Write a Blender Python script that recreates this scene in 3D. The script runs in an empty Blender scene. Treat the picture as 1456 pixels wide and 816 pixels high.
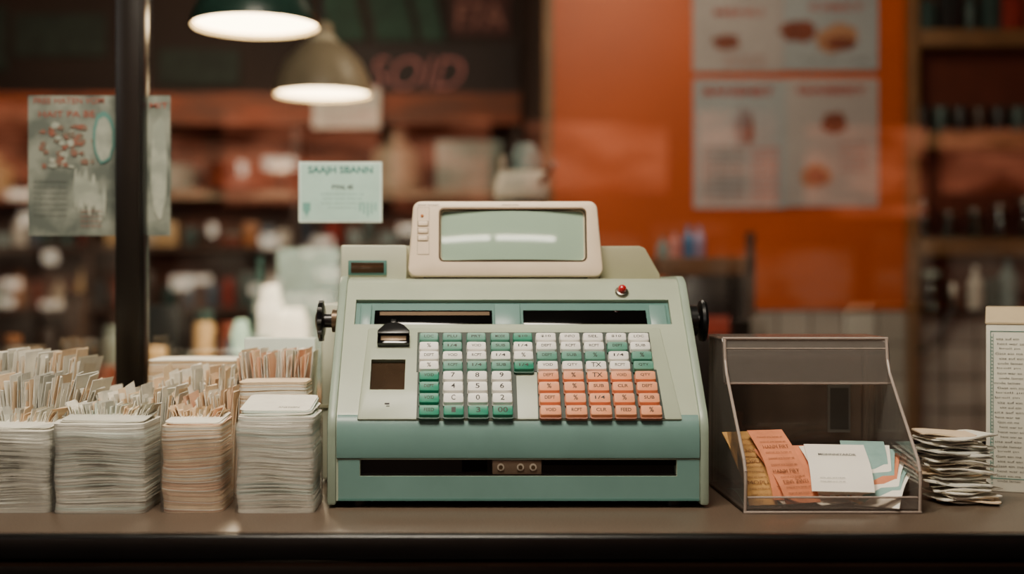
import bpy, bmesh, math, random
from mathutils import Matrix, Vector
random.seed(7)
scene=bpy.context.scene
CX,CY,F,D,ZC=657.0,408.0,1800.0,1.8,0.314
def X(px,d): return (px-CX)*d/F
def Z(py,d): return ZC-(py-CY)*d/F
def lin(h):
    h=h.lstrip('#'); o=[]
    for i in (0,2,4):
        c=int(h[i:i+2],16)/255
        o.append(c/12.92 if c<=0.04045 else ((c+0.055)/1.055)**2.4)
    return (o[0],o[1],o[2],1)
MATS={}
def mat(name,col,rough=0.5,metal=0.0,var=0.12,nscale=12,bump=0.0,bscale=200,emit=0,coat=0,spec=0.5,ecol=None,col2=None,stretch=None):
    if name in MATS: return MATS[name]
    m=bpy.data.materials.new(name); m.use_nodes=True
    nt=m.node_tree; bs=nt.nodes['Principled BSDF']
    c=lin(col) if isinstance(col,str) else col
    tc=nt.nodes.new('ShaderNodeTexCoord')
    nz=nt.nodes.new('ShaderNodeTexNoise'); nz.inputs['Scale'].default_value=nscale; nz.inputs['Detail'].default_value=4
    if stretch:
        mp=nt.nodes.new('ShaderNodeMapping'); mp.inputs['Scale'].default_value=stretch
        nt.links.new(tc.outputs['Object'],mp.inputs['Vector']); nt.links.new(mp.outputs['Vector'],nz.inputs['Vector'])
    else: nt.links.new(tc.outputs['Object'],nz.inputs['Vector'])
    rp=nt.nodes.new('ShaderNodeValToRGB')
    rp.color_ramp.elements[0].position=0.3; rp.color_ramp.elements[1].position=0.7
    if col2:
        rp.color_ramp.elements[0].position=0.4; rp.color_ramp.elements[1].position=0.6
        rp.color_ramp.elements[0].color=c; rp.color_ramp.elements[1].color=lin(col2)
    else:
        rp.color_ramp.elements[0].color=(c[0]*(1-var),c[1]*(1-var),c[2]*(1-var),1)
        rp.color_ramp.elements[1].color=(min(1,c[0]*(1+var)),min(1,c[1]*(1+var)),min(1,c[2]*(1+var)),1)
    nt.links.new(nz.outputs['Fac'],rp.inputs['Fac'])
    nt.links.new(rp.outputs['Color'],bs.inputs['Base Color'])
    bs.inputs['Roughness'].default_value=rough; bs.inputs['Metallic'].default_value=metal
    bs.inputs['Specular IOR Level'].default_value=spec
    bs.inputs['Coat Weight'].default_value=coat
    if emit:
        if ecol: bs.inputs['Emission Color'].default_value=lin(ecol)
        else: nt.links.new(rp.outputs['Color'],bs.inputs['Emission Color'])
        bs.inputs['Emission Strength'].default_value=emit
    if bump:
        n2=nt.nodes.new('ShaderNodeTexNoise'); n2.inputs['Scale'].default_value=bscale
        nt.links.new(tc.outputs['Object'],n2.inputs['Vector'])
        bp=nt.nodes.new('ShaderNodeBump'); bp.inputs['Strength'].default_value=bump; bp.inputs['Distance'].default_value=0.001
        nt.links.new(n2.outputs['Fac'],bp.inputs['Height']); nt.links.new(bp.outputs['Normal'],bs.inputs['Normal'])
    MATS[name]=m; return m
def clearmat(name,tint,refl=0.05,rough=0.02,maxr=0.6,milky=0.0,mcol=(0.5,0.45,0.4,1)):
    m=bpy.data.materials.new(name); m.use_nodes=True; nt=m.node_tree; nt.nodes.clear()
    out=nt.nodes.new('ShaderNodeOutputMaterial'); mx=nt.nodes.new('ShaderNodeMixShader')
    tr=nt.nodes.new('ShaderNodeBsdfTransparent'); gl=nt.nodes.new('ShaderNodeBsdfGlossy')
    tr.inputs['Color'].default_value=tint; gl.inputs['Roughness'].default_value=rough
    lw=nt.nodes.new('ShaderNodeLayerWeight'); lw.inputs['Blend'].default_value=0.25
    mr=nt.nodes.new('ShaderNodeMapRange'); mr.inputs['To Min'].default_value=refl; mr.inputs['To Max'].default_value=maxr
    nt.links.new(lw.outputs['Fresnel'],mr.inputs['Value']); nt.links.new(mr.outputs['Result'],mx.inputs['Fac'])
    base=tr
    if milky:
        m2=nt.nodes.new('ShaderNodeMixShader'); df=nt.nodes.new('ShaderNodeBsdfDiffuse'); df.inputs['Color'].default_value=mcol
        nz=nt.nodes.new('ShaderNodeTexNoise'); nz.inputs['Scale'].default_value=25
        m3=nt.nodes.new('ShaderNodeMapRange'); m3.inputs['To Min'].default_value=milky*0.7; m3.inputs['To Max'].default_value=milky*1.3
        nt.links.new(nz.outputs['Fac'],m3.inputs['Value']); nt.links.new(m3.outputs['Result'],m2.inputs['Fac'])
        nt.links.new(tr.outputs[0],m2.inputs[1]); nt.links.new(df.outputs[0],m2.inputs[2]); base=m2
    nt.links.new(base.outputs[0],mx.inputs[1]); nt.links.new(gl.outputs[0],mx.inputs[2]); nt.links.new(mx.outputs[0],out.inputs['Surface'])
    return m

TXT={}
def textmesh(s,bold=0.0):
    k=(s,bold)
    if k in TXT: return TXT[k]
    cu=bpy.data.curves.new('t','FONT'); cu.body=s; cu.size=1; cu.align_x='CENTER'; cu.align_y='CENTER'; cu.offset=bold; cu.resolution_u=3
    ob=bpy.data.objects.new('t',cu); scene.collection.objects.link(ob)
    dg=bpy.context.evaluated_depsgraph_get(); dg.update()
    me=bpy.data.meshes.new_from_object(ob.evaluated_get(dg))
    bpy.data.objects.remove(ob); TXT[k]=me; return me

def rrect(w,h,r,n=5,cx=0,cy=0,wt=None):
    pts=[]
    for (sx,sy,a0) in ((1,1,0),(-1,1,90),(-1,-1,180),(1,-1,270)):
        hw=w/2*(wt if (wt and sy>0) else 1)
        for i in range(n+1):
            a=math.radians(a0+90*i/n)
            pts.append((cx+sx*(hw-r)+r*math.cos(a),cy+sy*(h/2-r)+r*math.sin(a)))
    return pts
def frame(o,u,v,w):
    M=Matrix.Identity(4)
    for i in range(3):
        M[i][0]=u[i];M[i][1]=v[i];M[i][2]=w[i];M[i][3]=o[i]
    return M
FRONT=lambda x,y,z: frame((x,y,z),(1,0,0),(0,0,1),(0,-1,0))
class B:
    def __init__(s): s.bm=bmesh.new(); s.mats=[]
    def mi(s,m):
        if m not in s.mats: s.mats.append(m)
        return s.mats.index(m)
    def merge(s,t,m,M=None):
        i=s.mi(m)
        for f in t.faces: f.material_index=i
        if M is not None: t.transform(M)
        bmesh.ops.recalc_face_normals(t,faces=t.faces)
        me=bpy.data.meshes.new('tmp'); t.to_mesh(me); t.free(); s.bm.from_mesh(me); bpy.data.meshes.remove(me)
    def bev(s,t,b,seg=2):
        if b: bmesh.ops.bevel(t,geom=[e for e in t.edges if len(e.link_faces)==2 and e.calc_face_angle(0)>0.5],offset=b,segments=seg,affect='EDGES',profile=0.5,clamp_overlap=True)
    def box(s,x0,x1,y0,y1,z0,z1,m,M=None,b=0,seg=2):
        t=bmesh.new()
        bmesh.ops.create_cube(t,size=1,matrix=Matrix.Translation(((x0+x1)/2,(y0+y1)/2,(z0+z1)/2))@Matrix.Diagonal((abs(x1-x0),abs(y1-y0),abs(z1-z0),1)))
        s.bev(t,b,seg); s.merge(t,m,M); return s
    def loft(s,loops,m,M=None,cap0=True,cap1=True,closed=False,b=0):
        t=bmesh.new(); L=[[t.verts.new(p) for p in l] for l in loops]; n=len(L[0])
        seq=list(zip(L[:-1],L[1:]))
        if closed: seq.append((L[-1],L[0]))
        for a,c in seq:
            for i in range(n):
                t.faces.new((a[i],a[(i+1)%n],c[(i+1)%n],c[i]))
        if cap0 and not closed: t.faces.new(L[0])
        if cap1 and not closed: t.faces.new(L[-1])
        bmesh.ops.recalc_face_normals(t,faces=t.faces)
        s.bev(t,b); s.merge(t,m,M); return s
    def prismx(s,poly,x0,x1,m,M=None,b=0):
        return s.loft([[(x0,y,z) for y,z in poly],[(x1,y,z) for y,z in poly]],m,M,b=b)
    def prismy(s,poly,y0,y1,m,M=None,b=0):
        return s.loft([[(x,y0,z) for x,z in poly],[(x,y1,z) for x,z in poly]],m,M,b=b)
    def prismz(s,poly,z0,z1,m,M=None,b=0):
        return s.loft([[(x,y,z0) for x,y in poly],[(x,y,z1) for x,y in poly]],m,M,b=b)
    def lathe(s,prof,m,c=(0,0,0),seg=24,M=None):
        loops=[[(c[0]+r*math.cos(2*math.pi*i/seg),c[1]+r*math.sin(2*math.pi*i/seg),c[2]+z) for i in range(seg)] for r,z in prof]
        return s.loft(loops,m,M)
    def lathe_open(s,prof,m,c=(0,0,0),seg=32):
        loops=[[(c[0]+r*math.cos(2*math.pi*i/seg),c[1]+r*math.sin(2*math.pi*i/seg),c[2]+z) for i in range(seg)] for r,z in prof]
        return s.loft(loops,m,None,cap0=False,cap1=False)
    def tube(s,p0,p1,r,m,seg=14,r2=None):
        p0=Vector(p0);p1=Vector(p1); q=(p1-p0).to_track_quat('Z','Y').to_matrix().to_4x4(); L=(p1-p0).length
        return s.lathe([(r,0),(r2 or r,L)],m,seg=seg,M=Matrix.Translation(p0)@q)
    def path(s,pts,r,m,seg=8):
        for a,c in zip(pts[:-1],pts[1:]): s.tube(a,c,r,m,seg)
        return s
    def quad(s,pts,m):
        i=s.mi(m); f=s.bm.faces.new([s.bm.verts.new(p) for p in pts]); f.material_index=i; return s
    def text(s,st,h,m,M,bold=0.0,w=None,shear=0.0):
        me=textmesh(st,bold)
        if not me.vertices: return s
        xs=[v.co.x for v in me.vertices]; ys=[v.co.y for v in me.vertices]
        sy=h/max(1e-6,(max(ys)-min(ys))); sx=sy if w is None else w/max(1e-6,(max(xs)-min(xs)))
        t=bmesh.new(); t.from_mesh(me)
        Sh=Matrix.Identity(4); Sh[0][1]=shear
        t.transform(Sh@Matrix.Diagonal((sx,sy,1,1))@Matrix.Translation((-(max(xs)+min(xs))/2,-(max(ys)+min(ys))/2,0)))
        i=s.mi(m)
        for f in t.faces: f.material_index=i
        t.transform(M)
        me2=bpy.data.meshes.new('tmp'); t.to_mesh(me2); t.free(); s.bm.from_mesh(me2); bpy.data.meshes.remove(me2)
        return s
    def obj(s,name,parent=None,smooth=True,origin=None):
        me=bpy.data.meshes.new(name)
        if parent is None and origin is None:
            vs=[v.co for v in s.bm.verts]
            origin=(sum(v.x for v in vs)/len(vs),sum(v.y for v in vs)/len(vs),min(v.z for v in vs))
        if parent is not None: origin=tuple(parent.location)
        s.bm.transform(Matrix.Translation(Vector(origin)*-1))
        s.bm.to_mesh(me); s.bm.free()
        for m in s.mats: me.materials.append(m)
        if smooth:
            for p in me.polygons: p.use_smooth=True
            me.set_sharp_from_angle(angle=math.radians(32))
        ob=bpy.data.objects.new(name,me); scene.collection.objects.link(ob)
        if parent is not None: ob.parent=parent
        else: ob.location=origin
        return ob
def empty(name,loc):
    e=bpy.data.objects.new(name,None); e.empty_display_size=0.05; e.location=loc; scene.collection.objects.link(e); return e

# ---------------- materials
mint=mat('mint_plastic','8f9f8e',0.36,var=0.07,nscale=18,bump=0.08,bscale=900)
mintL=mat('mint_plastic_pale','a6b09b',0.34,var=0.06,nscale=14,bump=0.08,bscale=900)
teal=mat('teal_plastic','678a84',0.36,var=0.06,nscale=14,bump=0.06,bscale=900)
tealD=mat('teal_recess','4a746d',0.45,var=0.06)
sage=mat('sage_cream_plastic','a5a285',0.45,var=0.05)
sageL=mat('sage_pale_plastic','bcc0aa',0.4,var=0.05)
cream=mat('cream_plastic','ecd6ba',0.40,var=0.04,nscale=25,bump=0.05,bscale=800)
creamD=mat('cream_groove','8d7b66',0.5)
black=mat('black_plastic','0b0b0c',0.3,var=0.2)
blackg=mat('black_gloss','060606',0.08,var=0.2,coat=0.5)
steel=mat('steel','9a948a',0.28,metal=1)
bronze=mat('bronze_trim','5b4a38',0.35,metal=0.6)
screen=mat('screen_glass','a3bda8',0.05,var=0.04,nscale=6,coat=1.0,spec=0.8)
brownglass=mat('brown_glass','3a2c20',0.1,var=0.3,coat=0.6)
red=mat('red_dome','b01820',0.15,coat=1)
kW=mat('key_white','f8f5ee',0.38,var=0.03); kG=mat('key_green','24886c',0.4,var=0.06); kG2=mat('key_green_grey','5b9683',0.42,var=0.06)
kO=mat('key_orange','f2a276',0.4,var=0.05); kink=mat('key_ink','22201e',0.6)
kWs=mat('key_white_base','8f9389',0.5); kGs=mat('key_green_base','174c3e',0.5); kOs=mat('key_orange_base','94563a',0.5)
wood=mat('pale_wood','7a5938',0.5,var=0.25,nscale=6)
P1=mat('paper_white','ece8da',0.8,var=0.06,nscale=60); P2=mat('paper_cream','e6cdac',0.8,var=0.06,nscale=60)
P3=mat('paper_grey','cfcec2',0.8,var=0.08,nscale=60); P4=mat('paper_mint','d3ded4',0.8,var=0.06); P5=mat('paper_peach','e0b596',0.8,var=0.06)
P6=mat('paper_tan','c9ae8a',0.8,var=0.1)
pink_=mat('ink_red','a8402f',0.7); inkd=mat('ink_dark','3a3a38',0.7); inkt=mat('ink_teal','2c7770',0.7)

# ---------------- CASH REGISTER
RX=0.0795
reg=empty('cash_register',(RX,0.2,0.0))
XL,XR=-0.192,0.351
SO=Vector((RX,0,0.122)); SV=Vector((0,0.187,0.201)).normalized(); SW=Vector((0,-SV.z,SV.y))
SM=frame(SO,(1,0,0),SV,SW)
def S(px,py,w=0.0):
    C=Vector((0,-D,ZC)); dr=Vector(((px-CX)/F,1,(CY-py)/F)); P=SO+SW*w
    t=(P-C).dot(SW)/dr.dot(SW); q=C+dr*t-P
    return q.x,q.dot(SV)
def profile(o,zb=0.010):
    p=[(0.0-o,zb),(0.0-o,0.105)]
    n=8; A=Vector((0.0-o,0.105)); Bp=SO.yz+Vector((SW.y,SW.z))*o; Cc=Vector((0.0-o,0.122+o*0.3))
    E=Bp+Vector((SV.y,SV.z))*0.018
    for i in range(1,n+1):
        t=i/n; q=A*(1-t)**2+Cc*2*t*(1-t)+E*t*t; p.append((q.x,q.y))
    T=Bp+Vector((SV.y,SV.z))*0.262; p.append((T.x,T.y))
    Tc=Bp+Vector((SV.y,SV.z))*0.2745; En=Vector((0.205,0.327+o))
    for i in range(1,5):
        t=i/4; q=T*(1-t)**2+Tc*2*t*(1-t)+En*t*t; p.append((q.x,q.y))
    p+=[(0.42,0.327+o),(0.43,0.317+o),(0.43,zb)]
    return p
for nm,x0,x1 in (('cheek_left',XL,XL+0.013),('cheek_right',XR-0.013,XR)):
    b=B(); b.prismx(profile(0.004,0.004),x0,x1,mint,b=0.0035); b.obj(nm,reg)
b=B(); b.prismx(profile(0.0,0.010),XL+0.012,XR-0.012,mintL)
body=b.obj('body_shell',reg)
def cut(ob,bb):
    c=bb.obj('cutter',None,smooth=False,origin=(0,0,0))
    c.location=(-reg.location.x,-reg.location.y,0)
    par=ob.parent; ob.parent=None
    md=ob.modifiers.new('b','BOOLEAN'); md.operation='DIFFERENCE'; md.object=c; md.solver='EXACT'
    bpy.context.view_layer.update(); dg=bpy.context.evaluated_depsgraph_get()
    me=bpy.data.meshes.new_from_object(ob.evaluated_get(dg)); ob.modifiers.clear(); ob.data=me
    bpy.data.objects.remove(c); ob.parent=par
    for p in me.polygons: p.use_smooth=True
    me.set_sharp_from_angle(angle=math.radians(32))
def srect(bb,x0,y0,x1,y1,w0,w1,m,bv=0,taper=0,seg=2):
    a=S(x0,y1,0); c=S(x1,y0,0); a2=S(x0,y0,0); c2=S(x1,y1,0)
    u0=(a[0]+a2[0])/2; u1=(c[0]+c2[0])/2
    bb.box(u0,u1,a[1],c[1],w0,w1,m,SM,b=bv,seg=seg)
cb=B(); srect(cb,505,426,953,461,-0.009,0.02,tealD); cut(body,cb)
cb=B(); cb.box(-0.145,0.305,-0.02,0.035,0.0455,0.0685,black); cut(body,cb)
cb=B(); srect(cb,527,513,576,556,-0.008,0.02,black); cut(body,cb)
b=B(); 
b.prismx([(0.001,0.0695),(-0.0035,0.0715),(-0.0045,0.078),(-0.0042,0.100),(-0.002,0.114),(0.001,0.1225),(0.006,0.1295),(0.010,0.132),(0.012,0.128),(0.004,0.10)],XL+0.014,XR-0.014,teal)
b.obj('palm_rest',reg)
b=B()
for (x0,x1,z0,z1) in ((XL+0.016,XR-0.014,0.012,0.0450),(XL+0.016,-0.1455,0.0450,0.0685),(0.3055,XR-0.014,0.0450,0.0685)):
    b.box(x0,x1,-0.0018,0.002,z0,z1,teal)
b.box(XL+0.016,XR-0.014,-0.003,0.001,0.0105,0.0135,tealD)
b.obj('drawer_front',reg)
b=B(); b.box(-0.1445,0.3045,0.018,0.034,0.046,0.068,black)
b.box(-0.1445,0.3045,0.0,0.018,0.0458,0.0475,black)
b.box(0.043,0.113,0.000,0.02,0.0475,0.0675,mat('lock_plate','6a5a4c',0.35,metal=0.4),b=0.001)
lk=mat('lock_cylinder','c2b8a8',0.3,metal=0.5)
for x in (0.055,0.083,0.101):
    b.tube((x,0.003,0.058),(x,-0.002,0.058),0.0050,lk,18); b.tube((x,0.003,0.058),(x,-0.0026,0.058),0.003,bronze,14)
b.box(0.115,0.304,0.004,0.02,0.060,0.067,blackg)
b.box(-0.0,0.036,0.012,0.02,0.048,0.066,blackg)
b.obj('drawer_slot_lock',reg)
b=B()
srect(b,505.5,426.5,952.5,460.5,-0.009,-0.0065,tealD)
srect(b,532,438,700,460.5,-0.0068,-0.0045,blackg,bv=0.0008)
srect(b,744,438,920,460.5,-0.0068,-0.0045,blackg,bv=0.0008)
srect(b,703,431,740,460.5,-0.007,-0.001,teal,bv=0.002)
srect(b,512,431,528,460.5,-0.007,-0.002,teal,bv=0.002)
srect(b,924,431,948,460.5,-0.007,-0.003,teal,bv=0.002)
srect(b,540,441,696,446,-0.0046,-0.0035,bronze)
b.obj('indicator_strip',reg)
pl=[S(508,598),S(970,598),S(938,468),S(524,468)]
b=B(); b.prismz(pl,-0.002,0.0035,mintL,SM,b=0.0022); kp=b.obj('keyboard_plate',reg)
cb=B(); srect(cb,527,513,576,556,-0.008,0.02,black); cut(kp,cb)
b=B(); srect(b,527.5,513.5,575.5,555.5,-0.0078,-0.003,brownglass)
srect(b,547,575,554,577,0.003,0.0040,kink); srect(b,549,579,554,580,0.003,0.0040,kink)
b.obj('receipt_window',reg)
b=B()
bed=mat('key_bed','2c3832',0.6)
srect(b,593,475,760,531,0.003,0.0044,bed); srect(b,593,530,735,597,0.003,0.0044,bed); srect(b,760,475,926,531,0.003,0.0044,bed)
p=[S(765,597),S(945,597),S(933,528),S(763,528)]; b.prismz(p,0.003,0.0044,bed,SM)
b.obj('key_bed',reg)
rows=[482,495,508.5,522.5,537,552.5,569,586.5]
lay=["ggggGWWWWW","WgWgWWWWgW","WWWWWgggWg","WgggBWWWWg","GWWW.OOOOO","GWWW.OOOOO","GWWW.OOOOO","GGGG.OOOOO"]
top=[610,643,677,711,743,776,810,843,876,908]; bot=[610,645,680,715,748,783,820,855,890,926]
leg=["1/4","DEPT","QTY","SUB","TX","CLR","RCPT","FEED","VOID","%"]
dig={(4,1):'7',(4,2):'8',(4,3):'9',(5,1):'4',(5,2):'5',(5,3):'6',(6,1):'C',(6,2):'0',(6,3):'2',(7,1):'1',(7,2):'3',(7,3):'00'}
b=B(); 
for r,py in enumerate(rows):
    t=(py-482)/(586.5-482)
    p0=rows[r-1] if r else 469.5; p1=rows[r+1] if r<7 else 604
    for c in range(10):
        k=lay[r][c]
        if k=='.': continue
        px=top[c]*(1-t)+bot[c]*t
        u,v=S(px,py,0.010); pitch=abs(S(px,(py+p1)/2,0.01)[1]-S(px,(p0+py)/2,0.01)[1])
        a=0.0150 if c<5 else 0.0156; h=pitch*0.44
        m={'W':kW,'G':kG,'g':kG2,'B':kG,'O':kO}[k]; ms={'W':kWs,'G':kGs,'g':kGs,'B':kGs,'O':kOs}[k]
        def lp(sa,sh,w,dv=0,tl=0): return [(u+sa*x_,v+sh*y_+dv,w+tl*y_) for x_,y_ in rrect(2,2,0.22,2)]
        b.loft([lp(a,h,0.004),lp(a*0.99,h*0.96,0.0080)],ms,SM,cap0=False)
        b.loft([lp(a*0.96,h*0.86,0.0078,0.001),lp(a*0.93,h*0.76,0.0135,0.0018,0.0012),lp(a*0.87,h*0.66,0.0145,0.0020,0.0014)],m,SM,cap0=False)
        s=dig.get((r,c)) or random.choice(leg if r>0 else ["$10","PLU","LOC","PRT","SEL","MODE","INFO"])
        hh=h*0.85 if len(s)<3 else h*0.55
        tt=math.atan(0.0014/(h*0.66))
        b.text(s,hh,kink,SM@Matrix.Translation((u,v+0.0020,0.0147))@Matrix.Rotation(tt,4,'X'),bold=0.015,w=a*(0.40 if len(s)<2 else 0.95))
b.obj('keys',reg)
b=B()
srect(b,537,484,583,495,0.003,0.012,blackg,bv=0.001)
uc,vc=S(560,482); 
arcp=[(uc-0.024,vc-0.002),(uc+0.024,vc-0.002),(uc+0.024,vc+0.004)]+[(uc+0.02*math.cos(math.radians(a)),vc+0.006+0.014*math.sin(math.radians(a))) for a in range(20,161,20)]+[(uc-0.024,vc+0.004)]
b.prismz(arcp,0.003,0.016,black,SM,b=0.001)
u1,v1=S(560,466); b.box(u1-0.004,u1+0.004,v1-0.004,v1+0.006,0.003,0.014,black,SM,b=0.001)
u2,v2=S(560,489); b.box(u2-0.019,u2+0.019,v2-0.004,v2+0.005,0.011,0.0135,bronze,SM,b=0.0006)
b.obj('mode_lock',reg)
u,v=S(884,416)
b=B(); b.lathe([(0.0105,-0.001),(0.0105,0.003),(0.009,0.005),(0.007,0.0055)],steel,seg=28,M=SM@Matrix.Translation((u,v,0)))
b.lathe([(0.0068,0.004),(0.0068,0.009),(0.006,0.012),(0.004,0.0142),(0.0015,0.015)],red,seg=28,M=SM@Matrix.Translation((u,v,0)))
b.obj('power_button',reg)
kz=0.262; ky=0.155
b=B(); b.tube((XL+0.005,ky,kz),(XL-0.022,ky,kz),0.011,black,20); b.tube((XL,ky,kz),(XL-0.008,ky,kz),0.018,bronze,24)
b.lathe([(0.022,0),(0.029,0.002),(0.031,0.005),(0.029,0.009),(0.02,0.011),(0.008,0.014),(0.002,0.015)],black,seg=28,M=frame((XL-0.020,ky,kz),(0,1,0),(0,0,1),(-1,0,0)))
for i in range(10):
    a=i*math.pi/5; b.tube((XL-0.022,ky+0.029*math.cos(a),kz+0.029*math.sin(a)),(XL-0.028,ky+0.029*math.cos(a),kz+0.029*math.sin(a)),0.004,black,8)
b.obj('platen_knob_left',reg)
b=B(); b.tube((XR-0.005,ky,kz),(XR+0.016,ky,kz),0.012,black,20); b.tube((XR,ky,kz),(XR+0.01,ky,kz),0.024,black,24)
b.lathe([(0.022,0),(0.031,0.002),(0.033,0.006),(0.031,0.010),(0.02,0.012),(0.008,0.015),(0.002,0.016)],black,seg=28,M=frame((XR+0.014,ky,kz),(0,1,0),(0,0,-1),(1,0,0)))
b.obj('platen_knob_right',reg)
b=B()
poly=[(-0.194,0.318),(-0.194,0.372),(-0.190,0.378),(-0.183,0.380),(0.285,0.380),(0.294,0.377),(0.318,0.335),(0.320,0.318)]
b.prismy(poly,0.235,0.425,sage,b=0.003)
b.box(-0.194,-0.088,0.222,0.3,0.320,0.381,sageL,b=0.004)
b.box(X(495,2.02),X(550,2.02),0.219,0.23,Z(391,2.02),Z(370,2.02),tealD,b=0.001)
b.box(X(499,2.02),X(546,2.02),0.2175,0.23,Z(388,2.02),Z(373,2.02),brownglass,b=0.001)
b.obj('printer_housing',reg)
b=B(); b.box(X(459,2.06),XL+0.01,0.235,0.41,0.004,Z(432,2.04),sageL,b=0.006); b.box(X(458,2.06)-0.001,XL+0.01,0.232,0.245,0.12,0.125,sage); b.obj('paper_roll_cover',reg)
th=math.radians(11)
DO=(X(719,2.0),0.198,0.331); DM=frame(DO,(1,0,0),(0,math.sin(th),math.cos(th)),(0,-math.cos(th),math.sin(th)))
W_,H_=0.309,0.1235
def L(w_,h_,r,wz,cx=0,cy=H_/2,wt=0.955): return [(x,y,wz) for x,y in rrect(w_,h_,r,6,cx,cy,wt)]
sxc=X(729.5,2.0)-DO[0]; syc=0.0675; sw,sh=0.226,0.079
b=B()
b.loft([L(0.18,0.075,0.02,-0.085),L(0.24,0.095,0.02,-0.07),L(W_-0.02,H_-0.014,0.016,-0.05),L(W_,H_,0.014,-0.042),L(W_,H_,0.014,-0.006),L(W_-0.003,H_-0.003,0.013,-0.002),L(W_-0.010,H_-0.010,0.012,0),
   L(sw+0.010,sh+0.010,0.009,0.0,sxc,syc,1),L(sw+0.008,sh+0.008,0.008,-0.0015,sxc,syc,1),L(sw,sh,0.006,-0.010,sxc,syc,1)],cream,DM,cap1=False)
b.obj('display_housing',reg)
b=B()
b.loft([L(sw+0.0085,sh+0.0085,0.008,0.0004,sxc,syc,1),L(sw+0.0085,sh+0.0085,0.008,-0.004,sxc,syc,1),L(sw+0.003,sh+0.003,0.007,-0.005,sxc,syc,1),L(sw+0.0045,sh+0.0045,0.007,0.0006,sxc,syc,1)],bronze,DM,closed=True)
cu0=-W_/2+0.024
b.box(cu0-0.0095,cu0+0.0095,0.035,0.112,-0.001,0.0006,creamD,DM)
b.box(cu0-0.009,cu0+0.009,0.0355,0.1115,-0.001,0.0009,cream,DM)
for yy in (0.085,0.073,0.061): 
    b.box(cu0-0.009,cu0+0.008,yy-0.0045,yy+0.0045,0,0.0014,creamD,DM); b.box(cu0-0.0082,cu0+0.0072,yy-0.0037,yy+0.0037,0,0.0032,cream,DM,b=0.0012)
b.lathe([(0.0025,0),(0.0025,0.002),(0.001,0.003)],mat('amber','c07a4a',0.3),seg=12,M=DM@Matrix.Translation((cu0-0.002,0.098,0)))
b.text('SMAPTRONIC',0.0035,creamD,DM@Matrix.Translation((cu0+0.008,0.1155,0.0004)),w=0.034)
b.text('electronic',0.0030,creamD,DM@Matrix.Translation((0.008,0.1165,0.0004)),w=0.026)
b.obj('display_bezel_controls',reg)
t=bmesh.new(); R=0.9; nx,ny=24,12; vs=[]
for j in range(ny+1):
    for i in range(nx+1):
        x=(i/nx-0.5)*sw*1.01; y=(j/ny-0.5)*sh*1.01
        vs.append(t.verts.new((sxc+x,syc+y,-0.0095+math.sqrt(R*R-x*x-y*y)-math.sqrt(R*R-(sw/2)**2-(sh/2)**2))))
for j in range(ny):
    for i in range(nx):
        q=j*(nx+1)+i; t.faces.new((vs[q],vs[q+1],vs[q+nx+2],vs[q+nx+1]))
b=B(); b.merge(t,screen,DM); b.obj('display_screen',reg)
b=B(); b.box(DO[0]-0.13,DO[0]+0.13,0.205,0.3,0.326,0.334,black); b.obj('display_mount',reg)
b=B()
for x in (XL+0.045,XR-0.045):
    for y in (0.03,0.39): b.lathe([(0.017,0),(0.018,0.012)],black,(x,y,0),20)
b.obj('feet',reg)

# ---------------- COUNTER
ct=mat('counter_laminate','5a4c40',0.30,var=0.4,nscale=420)
cb_=mat('counter_edge_black','0c0a0a',0.3,var=0.3)
ctr=empty('service_counter',(0,0.2,-0.95))
b=B(); b.box(-1.9,2.1,-0.175,0.62,-0.03,0.0,ct,b=0.003); b.obj('counter_top',ctr)
b=B(); b.box(-1.9,2.1,-0.190,-0.172,-0.034,-0.0015,cb_,b=0.006,seg=3); b.box(-1.9,2.1,-0.184,-0.16,-0.075,-0.036,cb_,b=0.004)
b.box(-1.9,2.1,-0.16,0.6,-0.95,-0.03,cb_); b.box(-1.9,2.1,-0.187,-0.17,-0.042,-0.037,mat('edge_trim_brown','3a2a20',0.25,metal=0.5)); b.obj('counter_base',ctr)

# ---------------- WINDOW
wy=0.50
glass=clearmat('window_glass',(0.95,0.95,0.94,1),0.095,0.01,0.5)
win=empty('window_1',(0,wy+0.02,0.0))
b=B(); b.box(-1.9,2.1,wy+0.018,wy+0.024,0.03,1.6,glass); b.obj('glass_pane',win)
dm=2.28
b=B(); b.box(X(163,dm),X(203,dm),wy-0.018,wy+0.03,0.0,1.65,black,b=0.003)
b.box(X(165,dm),X(200,dm),wy-0.026,wy-0.016,0.0,1.65,mat('mullion_edge','17130f',0.3),b=0.003)
b.box(-1.9,2.1,wy,wy+0.045,0.0,0.035,black,b=0.003); b.box(-1.9,2.1,wy,wy+0.045,1.6,1.65,black,b=0.003)
b.box(-1.95,-1.9,wy,wy+0.045,0,1.65,black); b.box(2.1,2.15,wy,wy+0.045,0,1.65,black)
b.obj('window_frame',win)
dg_=wy+0.015+D; 
def flatsheet(b,x0,y0,x1,y1,d,m,th_=0.001):
    b.box(X(x0,d),X(x1,d),d-D,d-D+th_,Z(y1,d),Z(y0,d),m)
def T(b,s,px,py,hpx,wpx,d,m,bold=0.0,off=0.001,shear=0.0):
    b.text(s,hpx*d/F,m,FRONT(X(px,d),d-D-off,Z(py,d)),bold=bold,w=wpx*d/F if wpx else None,shear=shear)
certm=mat('certificate_paper','b4d8cc',0.7,var=0.07,nscale=25)
b=B(); flatsheet(b,425,230,543,316,dg_,mat('cert_edge','dfeee6',0.7)); flatsheet(b,427.5,232.5,540.5,313.5,dg_-0.0006,certm)
T(b,'SAAJH SBANN',484,243,13,92,dg_-0.0006,inkt,0.02,0.0006); T(b,'PYNL 4E',487,266,6,30,dg_-0.0006,inkd,0.02,0.0006)
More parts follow.
